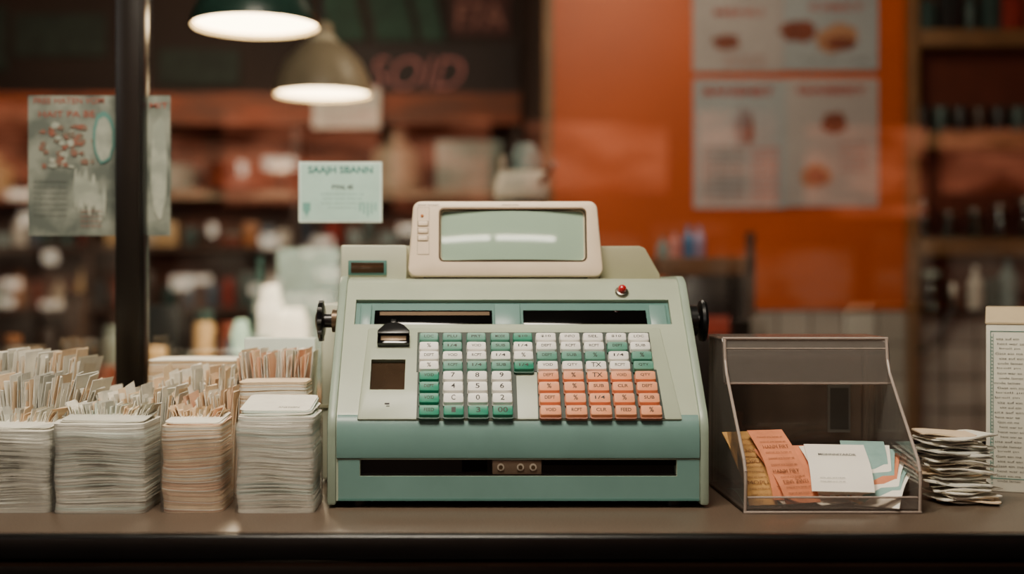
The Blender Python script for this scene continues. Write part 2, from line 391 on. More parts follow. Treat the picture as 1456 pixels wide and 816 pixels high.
for i,wd in enumerate((62,54,60,40)): T(b,'lorem ipsum dolor sit',487,276+i*6.5,2.6,wd,dg_-0.0006,inkt,0,0.0006)
for (cx_,w_) in ((436,9),(523,22)):
    for k in range(5):
        T(b,'I',cx_+(k-2)*w_/4,298-abs(k-2)*2,20-abs(k-2)*4,2,dg_-0.0006,mat('cert_art','6aa79d',0.7),0,0.0006)
b.obj('certificate_notice')
pm=mat('window_poster_paper','5a625a',0.7,nscale=14,col2='8b9184')
b=B(); flatsheet(b,40,136,242,335,dg_-0.001,pm)
pmw=mat('poster_wash_red','8a5442',0.7,nscale=45,col2='6d6a5c'); pml=mat('poster_pale','a9ae9f',0.7,nscale=30,col2='8d9588')
ptx=mat('poster_red_text','94503f',0.7)
dd=dg_-0.0016
T(b,'FREE HATEN VOM',98,143,9,100,dd,ptx,0.01,0.0004); T(b,'HAIT PA BE',95,162,9,80,dd,ptx,0.01,0.0004)
def blob(b,px,py,rx,ry,d,m,n=20,off=0.0012,seed=0,j=0.15):
    rr=random.Random(seed); pts=[]
    for i in range(n):
        a=2*math.pi*i/n; k=1+rr.uniform(-j,j); pts.append((X(px+rx*k*math.cos(a),d),d-D-off,Z(py+ry*k*math.sin(a),d)))
    b.quad(pts[::-1],m)
rp_=random.Random(3)
for k in range(60):
    t_=k/60; blob(b,78+t_*40+rp_.uniform(-32,22),178+rp_.uniform(0,60),rp_.uniform(2,6),rp_.uniform(2,5),dd,rp_.choice([pmw,pmw,pmw,pml]),n=9,off=0.0012+0.00001*k,seed=k,j=0.3)
for k in range(9): blob(b,108+k*5,262+rp_.uniform(-10,14)+k*4,3,30-k,dd,pml,n=10,off=0.0018+0.00001*k,seed=50+k,j=0.2)
blob(b,148,195,16,38,dd,mat('poster_teal','4f8077',0.6),seed=8,off=0.002,j=0.05); blob(b,148,197,12,32,dd,pml,seed=8,off=0.0023,j=0.05)
blob(b,226,240,12,74,dd,pml,seed=7,j=0.08)
for i in range(7): T(b,'tio baren hose lumpe',72,258+i*8,3.5,48,dd,inkd,0,0.0018)
for i in range(4): T(b,'und brot',130,300+i*7,3,30,dd,ptx,0,0.0022)
T(b,'MIT',226,150,8,26,dd,ptx,0.01,0.0008)
b.obj('window_poster')

# ---------------- PAPER STACKS (left)
def rrect2(w,h,r):
    p=rrect(w,h,r,4); out=[]
    for i,a in enumerate(p):
        c=p[(i+1)%len(p)]; out.append(a)
        L_=math.hypot(c[0]-a[0],c[1]-a[1])
        if L_>0.03:
            for k in range(1,6): out.append((a[0]+(c[0]-a[0])*k/6,a[1]+(c[1]-a[1])*k/6))
    return out
def sheetstack(b,x0,x1,y0,y1,z0,z1,n,mats,jit,seed,r=0.012,lean=0.0,gap=(0.78,0.95),bow=0.0):
    rr=random.Random(seed); h=(z1-z0)/n; cx=(x0+x1)/2; cy=(y0+y1)/2; drift=0;driy=0
    p1=rr.uniform(0,6); p2=rr.uniform(0,6)
    for k in range(n):
        drift+=rr.uniform(-1,1)*jit*0.35; drift*=0.92; driy+=rr.uniform(-1,1)*jit*0.35; driy*=0.92
        ox=drift+rr.uniform(-1,1)*jit*0.3+lean*k/n+0.0012*math.sin(p1+k*0.11); oy=driy+rr.uniform(-1,1)*jit*0.3-bow*math.sin(math.pi*k/n)
        t_=h*rr.uniform(*gap); zz=z0+k*h
        a=rr.uniform(-1,1)*jit*3
        tt=k/n; am=0.0022*math.sin(math.pi*tt)**0.5
        ph=p2+k*0.04
        lo=[];hi=[]
        for (x,y) in rrect2(x1-x0,y1-y0,r):
            xx=x*math.cos(a)-y*math.sin(a); yy=x*math.sin(a)+y*math.cos(a)
            dz=am*math.sin(xx*45+ph)
            lo.append((cx+xx+ox,cy+yy+oy,max(z0,zz+dz))); hi.append((cx+xx+ox,cy+yy+oy,max(z0,zz+dz)+t_))
        i=b.mi(rr.choice(mats)); V0=[b.bm.verts.new(p) for p in lo]; V1=[b.bm.verts.new(p) for p in hi]; nn=len(V0)
        for q in range(nn):
            f=b.bm.faces.new((V0[q],V0[(q+1)%nn],V1[(q+1)%nn],V1[q])); f.material_index=i
        for f in (b.bm.faces.new(V1),b.bm.faces.new(V0[::-1])): f.material_index=i
def cardfan(b,x0,x1,y0,y1,z0,z1,n,mats,seed,tilt=(-0.3,0.3),zj=0.012,yj=0.01):
    rr=random.Random(seed)
    for k in range(n):
        t=k/(n-1); x=x0+(x1-x0)*t+rr.uniform(-1,1)*0.002; tl=tilt[0]+(tilt[1]-tilt[0])*t+rr.uniform(-0.05,0.05)
        h=(z1-z0)+rr.uniform(-1,0.3)*zj; ya=y0+rr.uniform(0,1)*yj; yb=y1+rr.uniform(-1,1)*yj
        i=b.mi(rr.choice(mats)); th_=0.0008; nseg=4; cols=[]
        cv=rr.uniform(-0.25,0.25); tw=rr.uniform(-0.012,0.012)
        for s_ in (0,1):
            for yy in (ya,yb):
                col=[]
                for j in range(nseg+1):
                    v=j/nseg; ang=tl*v+cv*v*v*0.3
                    col.append(b.bm.verts.new((x+s_*th_+math.sin(ang)*h*v*0.6+(tw if yy==yb else 0)*v,yy,z0+h*v*math.cos(ang*0.6)+(rr.uniform(-0.002,0.002) if j==nseg else 0))))
                cols.append(col)
        A,Bc,C,Dc=cols
        for j in range(nseg):
            for (p,q) in ((A,Bc),(Dc,C),(C,A),(Bc,Dc)):
                f=b.bm.faces.new((p[j],q[j],q[j+1],p[j+1])); f.material_index=i
        f=b.bm.faces.new((A[-1],Bc[-1],Dc[-1],C[-1])); f.material_index=i
G2=[P2,P5,P2,P1,P2]; G3=[P1,P4,P1,P1]; G4=[P1,P2,P1,P3]
q=1.765
def fx(px): return X(px,q)
wrap=clearmat('cellophane_wrap',(0.97,0.97,0.97,1),0.03,0.12,0.5,milky=0.06,mcol=(0.8,0.8,0.75,1))
def wrapband(b,x0,x1,y0,y1,z1,r):
    lo=rrect(x1-x0+0.004,y1-y0+0.004,r+0.002,5,(x0+x1)/2,(y0+y1)/2)
    b.loft([[(x,y,z) for x,y in lo] for z in (0.0005,z1*0.5,z1)],wrap,cap0=False,cap1=False)
# bundles wrapped at the front; slips stand up out of the back half of each bundle
for (a_,c_,ya,yb,zt_,n_,g_,sd,rad,fan) in ((-62,70,-0.04,0.072,Z(612,q),100,[P3,P1,P3],1,0.012,0.024),(78,207,-0.045,0.072,Z(602,q),110,[P1,P3,P1,P4],2,0.014,0.022),(229,314,-0.04,0.072,Z(605,q),100,G2,3,0.018,0.020),(337,446,-0.042,0.066,Z(592,q),110,G3,4,0.010,0)):
    b=B(); sheetstack(b,fx(a_),fx(c_),ya,yb,0,zt_,n_,g_,0.0009,sd,r=rad,bow=0.002)
    wrapband(b,fx(a_)-0.001,fx(c_)+0.001,ya-0.003,yb,zt_*0.93,rad)
    rr=random.Random(sd+100); cxx=(fx(a_)+fx(c_))/2; w2=(fx(c_)-fx(a_))/2
    nl=3 if fan else 7
    for k in range(nl):
        M=Matrix.Translation((cxx+rr.uniform(-0.003,0.003),(ya+yb)/2+0.001*k,zt_+0.002+k*0.0020))@Matrix.Rotation(rr.uniform(-0.05,0.05),4,'Z')@Matrix.Rotation(0.03+0.02*k,4,'X')@Matrix.Rotation(rr.uniform(-0.03,0.03),4,'Y')
        b.prismz(rrect(w2*1.85,0.095,0.010,3),0,0.0009,rr.choice(g_),M)
    if fan:
        n1=int(w2*2/0.0030)
        cardfan(b,fx(a_)+0.006,fx(c_)-0.012,0.012,0.062,zt_-0.002,zt_+fan,n1,g_+[P2,P1],sd+60,(-0.5,0.6),0.010,0.006)
    if sd==4: b.text('ANSTERN',0.008,inkd,M@Matrix.Translation((0.018,-0.03,0.0014)),w=0.03)
    b.obj('paper_stack')
b=B()
cardfan(b,fx(-60),fx(66),0.095,0.170,0,0.178,56,G4,11,(-0.1,0.30),0.022)
cardfan(b,X(-60,2.0),X(95,2.0),0.2,0.30,0,0.210,64,[P1,P2,P1,P3],12,(-0.1,0.15),0.016)
b.obj('standing_card_row')
b=B()
cardfan(b,fx(94),fx(212),0.105,0.185,0,0.160,56,G4,13,(-0.3,0.15),0.020)
cardfan(b,X(112,2.0),X(205,2.0),0.2,0.30,0,0.148,30,[P1,P6,P2,P3],14,(-0.2,0.15),0.02)
b.obj('standing_card_row')
b=B()
cardfan(b,fx(244),fx(322),0.105,0.175,0,0.160,38,[P2,P5,P1,P2],15,(-0.25,0.15),0.02)
cardfan(b,X(228,2.0),X(332,2.0),0.2,0.30,0,0.182,46,[P1,P2,P1],16,(-0.15,0.1),0.022)
sheetstack(b,X(216,2.15),X(340,2.15),0.315,0.43,0,Z(510,2.15),90,[P2,P1,P6],0.0012,17)
b.obj('standing_card_row')
b=B()
sheetstack(b,X(345,1.93),X(440,1.93),0.095,0.18,0,0.172,80,[P2,P1,P2],0.0012,18)
cardfan(b,X(352,2.05),X(440,2.05),0.2,0.29,0,0.212,48,[P1,P2,P5,P1],19,(-0.10,0.05),0.012)
b.box(X(350,2.15),X(450,2.15),0.33,0.36,0,Z(480,2.15),P4,b=0.002)
b.obj('standing_card_row')

# ---------------- ACRYLIC BOX
ac=clearmat('smoked_acrylic',(0.52,0.46,0.42,1),0.05,0.05,0.7,milky=0.12)
ac2=clearmat('acrylic_clear',(0.84,0.81,0.78,1),0.07,0.04,0.7,milky=0.12,mcol=(0.6,0.55,0.5,1))
ac3=clearmat('acrylic_lid',(0.72,0.67,0.63,1),0.08,0.06,0.7,milky=0.15,mcol=(0.6,0.55,0.5,1))
edge=mat('acrylic_edge','a3948a',0.2,var=0.1)
bx=empty('acrylic_ticket_box',(0.513,0.07,0))
x0,x1=0.390,0.637; th_=0.005
prf=[(-0.045,0.0008),(-0.048,0.040),(-0.047,0.058),(-0.038,0.074),(0.05,0.158),(0.078,0.186),(0.088,0.205),(0.092,0.236),(0.20,0.236),(0.205,0.0008)]
for nm,x in (('side_panel_left',x0),('side_panel_right',x1-th_)):
    b=B(); b.prismx(prf,x,x+th_,ac2); 
    b.path([(x+th_/2,y,max(z,0.0025)) for y,z in prf]+[(x+th_/2,-0.045,0.0025)],0.0022,edge); b.obj(nm,bx)
b=B(); b.box(x0,x1,-0.045,0.205,0.0005,0.006,ac); b.obj('base_panel',bx)
b=B(); b.box(x0+th_,x1-th_,0.200,0.205,0.006,0.236,ac); b.obj('back_panel',bx)
b=B(); b.box(x0+th_,x1-th_,-0.046,-0.041,0.006,0.022,ac2); b.box(x0+th_,x1-th_,-0.0465,-0.0405,0.021,0.0235,edge,b=0.001); b.box(x0,x1,-0.048,-0.040,0.0004,0.0035,edge,b=0.001)
b.box(x0+th_,x1-th_,0.197,0.2,0.006,0.010,edge); b.obj('front_lip',bx)
b=B(); 
pf=[(0.080,0.172),(0.088,0.205),(0.092,0.229),(0.100,0.239),(0.2,0.240)]
ins=[(0.2,0.236),(0.102,0.235),(0.096,0.227),(0.092,0.205),(0.084,0.172)]
b.prismx(pf+ins,x0-0.001,x1+0.001,ac3)
for y,z in ((0.082,0.171),(0.095,0.237),(0.091,0.222)): b.tube((x0,y,z),(x1,y,z),0.0022 if z!=0.222 else 0.001,edge)
b.obj('lid_panel',bx)
b=B(); b.box(x1-0.060,x1-0.025,0.195,0.199,0.085,0.16,mat('label_grey','6b6b66',0.7)); b.box(x1-0.057,x1-0.028,0.1945,0.1955,0.09,0.155,mat('label_dark','44423e',0.7)); b.obj('back_label',bx)
nb=B()
def note(b,cx,cy,cz,w,l,rot,tilt,m,ink,label,roll=0.0,seed=0,border=True,amp=0.008):
    M=Matrix.Translation((cx,cy,cz))@Matrix.Rotation(rot,4,'Z')@Matrix.Rotation(tilt,4,'X')@Matrix.Rotation(roll,4,'Y')
    n=8; rows_=[]
    for k in range(n+1):
        v=(k/n-0.5)*l; z=amp*math.sin(k/n*math.pi+seed)
        rows_.append((v,z))
    poly=[(v,z) for v,z in rows_]+[(v,z-0.0012) for v,z in rows_[::-1]]
    b.prismx(poly,-w/2,w/2,m,M)
    def zz(v): 
        return amp*math.sin((v/l+0.5)*math.pi+seed)
    if label and not border:
        v=l*0.2; b.text(label,0.0045,ink,M@Matrix.Translation((0.0,v,zz(v)+0.0016))@Matrix.Rotation(-0.1,4,'X'),bold=0.02,w=w*0.62)
        for vv in (-0.3,-0.36): b.text('mite den erd 14.20',0.002,ink,M@Matrix.Translation((-w*0.15,l*vv,zz(l*vv)+0.0014)),w=w*0.4)
    if label and border:
        for k in range(9):
            v=(-0.36+0.09*k)*l
            b.text(label if k in (2,6) else 'msinol tre luvan et',0.006 if k in (2,6) else 0.003,ink,M@Matrix.Translation((0,v,zz(v)+0.0018)),w=w*0.72)
nO=mat('note_orange','d5825a',0.7,var=0.15,nscale=40); nOk=mat('note_ochre','b08448',0.7,var=0.25,nscale=60); nW=mat('note_white','f2ece0',0.7,var=0.05); nT=mat('note_teal','86aaa4',0.7,var=0.12,nscale=50); nB=mat('note_brown','6e4426',0.7)
tl=math.radians(48)
note(nb,0.418,0.03,0.055,0.05,0.125,0.25,tl,nOk,nB,'LL LNNNL',seed=0.2)
note(nb,0.416,0.012,0.046,0.042,0.11,0.15,tl,nOk,nB,'MOPU',seed=0.8)
note(nb,0.454,0.02,0.060,0.055,0.125,0.2,tl,nO,nB,'HANM FIRT',seed=0.3,amp=0.014)
note(nb,0.463,0.004,0.046,0.055,0.105,0.32,tl,nO,nB,'EINS ZWEI',seed=0.9,amp=0.012)
note(nb,0.492,0.035,0.045,0.06,0.10,0.1,tl,nO,nB,'',seed=0.4)
for k in range(7): note(nb,0.583+0.004*k,0.034-0.004*k,0.051-0.0032*k,0.062,0.115,-0.22-0.06*k,math.radians(40-k),[nT,nW,nT,nO,nW,nT,nW][k],nB,'',seed=0.2+0.08*k,amp=0.016)
note(nb,0.538,0.010,0.056,0.085,0.105,-0.14,math.radians(40),nW,inkd,'MOHNNITARDR',seed=0.7,border=False,amp=0.013)
note(nb,0.545,0.03,0.050,0.092,0.10,0.06,math.radians(40),nW,inkd,'',seed=0.3,amp=0.012)
for k in range(5): note(nb,0.43+0.035*k,0.03,0.012+0.002*(k%2),0.07,0.11,0.3*k,0.04,random.choice([nO,nOk,nW,nT]),nB,'')
nb.obj('paper_notes',bx)

b=B()
rr=random.Random(5); 
for k in range(32):
    w=0.082+rr.uniform(-0.008,0.008); M=Matrix.Translation((0.7330+rr.uniform(-0.010,0.010)-k*0.0006,0.055+rr.uniform(-0.012,0.012),0.001+k*0.0031))@Matrix.Rotation(rr.uniform(-0.35,0.35),4,'Z')@Matrix.Rotation(rr.uniform(-0.07,0.07)*(k>3),4,'Y')
    ph=rr.uniform(0,6); am=0.0013 if k<4 else 0.0022
    pts=rrect2(w,0.065,0.006)
    hi=[(x,y,0.0018+am*(1+math.sin(x*75+ph))) for x,y in pts]; lo=[(x,y,am*(1+math.sin(x*75+ph))) for x,y in pts]
    b.loft([lo,hi],rr.choice([P1,P2,P3,P1,P1]),M)
b.obj('receipt_pile')
b=B(); bw=mat('carton_white','d9d7c7',0.6,var=0.08,nscale=20); be=mat('carton_beige','c4b08e',0.6)
dx=1.95; CM=Matrix.Translation((X(1402,dx),dx-D,0))@Matrix.Rotation(math.radians(-24),4,'Z'); zt=Z(461,dx); zt2=Z(436,dx+0.03)
b.box(0,0.17,0,0.10,0,zt,bw,CM,b=0.002)
b.prismx([(-0.001,zt),(-0.001,zt+0.004),(0.03,zt2),(0.10,zt2),(0.101,zt)],-0.001,0.171,be,CM,b=0.001)
for (u0,u1,v0,v1) in ((0.006,0.007,0.02,zt-0.01),(0.010,0.0106,0.024,zt-0.014),(0.006,0.16,zt-0.011,zt-0.010),(0.006,0.16,0.02,0.021)):
    b.box(u0,u1,-0.0007,0.0005,v0,v1,inkt,CM)
for k in range(30): b.text(random.choice(['onde lamer','sitz auf ein','broll jin','hent war so','Gast ein ma']),0.0035,inkd,CM@FRONT(0.033+random.uniform(-0.003,0.003),-0.0008,zt-0.022-k*0.0075),w=0.036+random.uniform(-0.008,0.006))
for k in range(44): b.text('x',0.003,inkt,CM@FRONT(0.0085,-0.0008,zt-0.02-k*0.0052),w=0.003)
b.obj('printed_carton')

# ---------------- ROOM
orange=mat('orange_wall_paint','c65403',0.45,var=0.14,nscale=1.5)
darkw=mat('dark_wall_paint','2b1d15',0.7,var=0.5,nscale=1.2)
ceil=mat('ceiling_paint','3a302a',0.8); flo=mat('floor_tile','3a342f',0.5,var=0.3,nscale=3)
def single(name,*a,**k):
    b=B(); b.box(*a,**k); return b.obj(name)
single('floor',-5.0,5.0,-7.3,5.4,-1.0,-0.95,flo)
single('ceiling',-3.4,3.0,-3.3,5.4,2.0,2.05,ceil)
single('wall_left',-3.4,-3.3,0.62,5.3,-0.95,2.0,darkw)
single('wall_right',2.9,3.0,0.62,3.2,-0.95,2.0,orange)
XO=X(775,5.0)
single('wall_back',-3.4,XO,5.2,5.3,-0.95,2.0,darkw)
b=B(); b.box(XO,3.0,3.2,3.3,-0.95,2.0,orange); b.obj('wall_rear')
single('wall_alcove',XO,XO+0.1,3.301,5.2,-0.95,2.0,darkw)
single('trim_1',XO-0.01,XO+0.03,3.16,3.199,-0.95,2.0,wood,b=0.004)
tm=bpy.data.materials.new('grey_wall_tile'); tm.use_nodes=True; nt=tm.node_tree; bs=nt.nodes['Principled BSDF']
tc=nt.nodes.new('ShaderNodeTexCoord'); mp=nt.nodes.new('ShaderNodeMapping'); mp.inputs['Rotation'].default_value=(math.pi/2,0,0)
br=nt.nodes.new('ShaderNodeTexBrick'); br.offset=0; br.inputs['Scale'].default_value=1; br.inputs['Brick Width'].default_value=0.13; br.inputs['Row Height'].default_value=0.13; br.inputs['Mortar Size'].default_value=0.005
br.inputs['Color1'].default_value=lin('bdb9b2'); br.inputs['Color2'].default_value=lin('a8a39c'); br.inputs['Mortar'].default_value=lin('5c5753')
nt.links.new(tc.outputs['Object'],mp.inputs['Vector']); nt.links.new(mp.outputs['Vector'],br.inputs['Vector']); nt.links.new(br.outputs['Color'],bs.inputs['Base Color']); bs.inputs['Roughness'].default_value=0.25
b=B(); b.box(XO+0.03,2.9,3.175,3.199,-0.95,Z(440,4.98),tm); b.obj('wall_tile_wainscot')
fac=empty('street_facade',(0,-7.0,-0.95)); b=B()  # unseen facade opposite, added so the window glass mirrors a warm haze
fb=mat('facade_brick','3a2018',0.8,nscale=3,var=0.4,emit=0.3); fw=mat('facade_haze_glow','4a1a0c',0.5,emit=2.6,nscale=1.6,col2='b5674a',stretch=(1,1,3)); fl=mat('facade_streak_glow','e0ceb4',0.5,emit=6)  # brick and panels are made to glow for the haze in the glass
fg=mat('facade_low_haze_glow','3a2a22',0.5,emit=1.3,nscale=2.0,col2='7c6a58',stretch=(1,1,2))  # dimmer glowing panels added for the lower part of the haze
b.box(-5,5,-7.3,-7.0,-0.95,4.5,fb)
rf=random.Random(9); x=-4.9
while x<4.4:
    w_=rf.uniform(0.5,1.5); x2=min(4.9,x+w_); b.box(x,x2,-7.0,-6.96,0.85+rf.uniform(0,0.25),1.62+rf.uniform(-0.15,0.15),fw); x+=w_+rf.uniform(0.08,0.3)
x=-4.9
while x<4.4:
    w_=rf.uniform(0.4,1.1); x2=min(4.9,x+w_); b.box(x,x2,-7.0,-6.96,-0.4+rf.uniform(-0.2,0.2),0.7+rf.uniform(-0.15,0.1),fg); x+=w_+rf.uniform(0.05,0.25)
for k in range(34):
    x=rf.uniform(-3.6,-0.1); z=rf.uniform(0.1,1.25); b.box(x,x+rf.uniform(0.05,0.25),-6.955,-6.93,z,z+rf.uniform(0.03,0.10),fl)  # small glowing boxes added as pale streaks mirrored in the glass
b.obj('facade_front',fac)

pp=mat('menu_paper','b0aaaa',0.6,var=0.08,nscale=5); pp2=mat('menu_paper_blue','a3abb0',0.6,var=0.08,nscale=5)
food=mat('menu_food','7c3f2c',0.6,var=0.3,nscale=30); foodl=mat('menu_food_tan','b08060',0.6)
d5=4.99
b=B(); flatsheet(b,985,-40,1112,102,d5,pp,0.004); flatsheet(b,1113,-40,1249,100,d5,pp2,0.004)
blob(b,1032,60,20,11,d5,food,seed=1,off=0.002); blob(b,1135,45,26,16,d5,food,seed=3,off=0.002); blob(b,1190,55,32,20,d5,foodl,seed=4,off=0.002); blob(b,1195,62,22,10,d5,food,seed=9,off=0.004)
for i in range(4): T(b,'lorem sit ames dolor',1060,80+i*5,2.5,60,d5,pink_,0,0.002)
T(b,'MENU',1050,18,10,70,d5,pink_,0.02,0.002); T(b,'OBST',1190,10,10,80,d5,pink_,0.02,0.002)
T(b,'fresh daily bread',1185,85,6,90,d5,inkd,0.0,0.002)
b.obj('wall_poster')
b=B(); flatsheet(b,986,112,1118,296,d5,pp2,0.004); flatsheet(b,1118,111,1249,294,d5,pp,0.004)
T(b,'BANSMET',1050,130,12,100,d5,pink_,0.04,0.002); T(b,'GABEST',1182,128,11,100,d5,pink_,0.04,0.002)
blob(b,1185,175,18,15,d5,food,seed=11,off=0.002); blob(b,1160,250,22,18,d5,foodl,seed=12,off=0.002); blob(b,1160,250,15,12,d5,food,seed=13,off=0.004); blob(b,1058,180,14,26,d5,mat('menu_glass','7f7a80',0.6),seed=14,off=0.002,j=0.3); blob(b,1066,188,5,18,d5,food,seed=15,off=0.004,j=0.4)
for i in range(9): T(b,'lorem ipsum dolor',1030,212+i*9,4.5,60,d5,inkd,0.04,0.002); T(b,'sit amet 3.50',1088,212+i*9,4.5,40,d5,pink_,0.04,0.002)
for i in range(5): T(b,'lorem ipsum',1215,205+i*9,4,40,d5,pink_,0.02,0.002)
b.obj('wall_poster')

gm=[mat('goods_%d'%i,c,0.4,var=0.2,nscale=20) for i,c in enumerate(['b8a890','7a3824','2f4a48','94a49a','3a2a20','a0673a','d9d4c8','1d2426','7a8f90','8c2f25','c8a878','45586a'])]
jar=clearmat('jar_glass',(0.6,0.6,0.58,1),0.08,0.03,0.8)
def bottle(b,x,y,z,r,h,m,cap=None):
    b.lathe([(r*0.9,0),(r,h*0.03),(r,h*0.62),(r*0.4,h*0.78),(r*0.36,h*0.97),(r*0.4,h)],m,(x,y,z),14)
def can(b,x,y,z,r,h,m):
    b.lathe([(r*0.95,0),(r,h*0.03),(r,h*0.96),(r*0.93,h)],m,(x,y,z),16)
def jarf(b,x,y,z,r,h,m,cap):
    b.lathe([(r*0.9,0),(r,h*0.06),(r,h*0.75),(r*0.8,h*0.84)],m,(x,y,z),14); b.lathe([(r*0.85,h*0.84),(r*0.85,h)],cap,(x,y,z),14)
def clutter(b,x0,x1,y,z,hmin,hmax,seed,mats=gm,dens=1.0,dy=0.05,hd=0.05,wmin=0.05,wmax=0.13):
    rr=random.Random(seed); x=x0
    while x<x1-0.05:
        w=rr.uniform(wmin,wmax); h=rr.uniform(hmin,hmax); m=rr.choice(mats); k=rr.random(); yy=y+rr.uniform(-dy,dy)
        if x+w>x1: break
        if k<0.35: b.box(x,x+w,yy-hd,yy+hd,z,z+h,m,b=0.002)
        elif k<0.6: bottle(b,x+w/2,yy,z,w/2*0.8,h*1.15,m)
        elif k<0.8: can(b,x+w/2,yy,z,w/2,h*0.7,m)
        else: jarf(b,x+w/2,yy,z,w/2,h*0.8,m,rr.choice(mats))
        x+=w+rr.uniform(0.005,0.06)/dens
sh_=empty('wall_shelf_unit',(2.2,3.1,-0.95))
ds=4.88
b=B(); b.box(X(1298,ds),X(1308,ds),ds-D,3.17,-0.95,1.95,wood,b=0.003); b.box(2.80,2.85,ds-D,3.17,-0.95,1.95,wood,b=0.003)
for py in (52,198,350): b.box(X(1303,ds),2.80,ds-D,3.17,Z(py+14,ds),Z(py-11,ds),wood,b=0.003)
b.box(X(1303,ds),2.80,ds-D,3.17,Z(447,ds),Z(440,ds),black,b=0.003)
b.box(X(1303,ds),2.80,ds-D,3.17,-0.95,-0.85,wood); b.box(X(1303,ds),2.80,3.17,3.174,Z(430,ds),1.95,mat('shelf_backing','5a2410',0.7))
b.obj('shelf_frame',sh_)
b=B(); dk=[gm[4],gm[7],gm[1],gm[2],gm[4]]
clutter(b,X(1312,ds),2.78,3.12,Z(41,ds),0.1,0.2,31,dk+[gm[9]],2,0.005,0.03,0.05,0.09)
x=X(1316,ds)
while x<2.75: can(b,x,3.12,Z(187,ds),0.03,0.10,random.choice([gm[2],gm[7],gm[8],gm[4]])); x+=0.075
x=X(1318,ds)
while x<2.75: jarf(b,x,3.12,Z(339,ds),0.036,random.uniform(0.1,0.19),jar,steel); x+=0.1
zs=Z(440,ds)
bottle(b,X(1393,ds),3.12,zs,0.03,0.17,gm[6]); jarf(b,X(1330,ds),3.12,zs,0.04,0.15,jar,gm[3]); can(b,X(1362,ds),3.12,zs,0.03,0.1,steel); bottle(b,X(1440,ds),3.12,zs,0.04,0.2,gm[8]); b.box(X(1405,ds),X(1425,ds),3.09,3.15,zs,zs+0.12,gm[2])
b.path([(X(1300,ds)+0.14*(k/14),3.07,zs-0.16+0.16*(k/14)**2.2) for k in range(15)],0.007,black)
b.obj('shelf_goods',sh_)
cbn=empty('side_cabinet',(0.8,2.4,-0.95)); dc=4.2
b=B(); b.box(X(975,dc),X(1068,dc),dc-D,2.8,-0.95,Z(392,dc),black,b=0.004); b.box(X(938,dc),X(1072,dc),dc-D-0.02,2.82,Z(392,dc),Z(366,dc),mat('cabinet_wood','6a4526',0.5,var=0.2),b=0.004)
b.box(X(1060,dc),X(1072,dc),dc-D-0.02,dc-D+0.01,Z(366,dc)-0.2,Z(330,dc),steel)
b.box(X(1010,4.1),X(1046,4.1),dc-D-0.006,dc-D+0.01,Z(478,4.1),Z(450,4.1),pink_)
b.obj('cabinet_body',cbn)
b=B(); zz_=Z(366,dc)
for px,h,m in ((950,0.07,gm[8]),(966,0.09,mat('pink_bottle','d08a86',0.3)),(985,0.11,mat('blue_bottle','4f83b4',0.3)),(1000,0.11,mat('lilac_bottle','a595b8',0.3)),(935+30,0.05,gm[0])): bottle(b,X(px,dc),dc-D+0.06+random.uniform(0,0.06),zz_,0.02,h,m)
b.obj('cabinet_bottles',cbn)

rc=empty('rear_counter',(-1,2.3,-0.95))
b=B(); b.box(-2.9,0.30,2.0,2.6,-0.04,0.0,wood,b=0.004); b.box(-2.88,0.28,2.04,2.58,-0.95,-0.04,darkw); b.obj('rear_counter_body',rc)
wht=mat('goods_bright_white','f2f4ee',0.4,var=0.05); mnt=mat('goods_mint','a9d0c6',0.4,var=0.1)
b=B(); clutter(b,-2.2,0.0,2.1,0.0,0.08,0.2,41,gm+[wht],1.5)
clutter(b,-2.3,-0.05,2.4,0.0,0.18,0.36,42,[gm[4],gm[7],gm[2],gm[4],gm[1],gm[3],gm[10],gm[5]],1.2)
dw=4.0
for (a_,c_,tp,m) in ((368,402,405,wht),(396,440,438,wht),(415,428,470,mnt),(330,356,455,mnt)):
    xa,xb=X(a_,dw),X(c_,dw); b.loft([[(x,y,0.0) for x,y in rrect(xb-xa,0.12,0.01,3,(xa+xb)/2,2.2)],[(x,y,Z(tp,dw)*0.8+0.0) for x,y in rrect((xb-xa)*0.95,0.09,0.01,3,(xa+xb)/2,2.2)],[(x,y,Z(tp,dw)) for x,y in rrect((xb-xa)*0.6,0.03,0.008,3,(xa+xb)/2,2.2)]],m)
for k in range(7): b.box(X(388,dw)+0.002*k,X(478,dw)-0.003*k,2.3+0.004*k,2.303+0.004*k,0,Z(352+k*0.6,dw),gm[3] if k%2 else gm[8])
b.obj('shop_goods')
cm=empty('coffee_machine',(0.1,2.3,0)); dcm=4.1
b=B(); b.box(X(700,dcm),X(785,dcm),2.2,2.5,0,0.12,steel,b=0.01); b.box(X(712,dcm),X(745,dcm),2.3,2.48,0.12,Z(240,dcm),gm[8],b=0.01)
b.box(X(705,dcm),X(778,dcm),2.22,2.5,Z(285,dcm),Z(245,dcm),gm[6],b=0.02); b.lathe([(0.05,0),(0.055,0.05),(0.03,0.1)],gm[8],(X(748,dcm),2.35,Z(246,dcm)),20)
b.tube((X(768,dcm),2.22,Z(262,dcm)),(X(782,dcm),2.12,Z(240,dcm)),0.01,black); b.tube((X(716,dcm),2.3,Z(246,dcm)),(X(716,dcm),2.3,Z(222,dcm)),0.025,steel); b.obj('machine_body',cm)

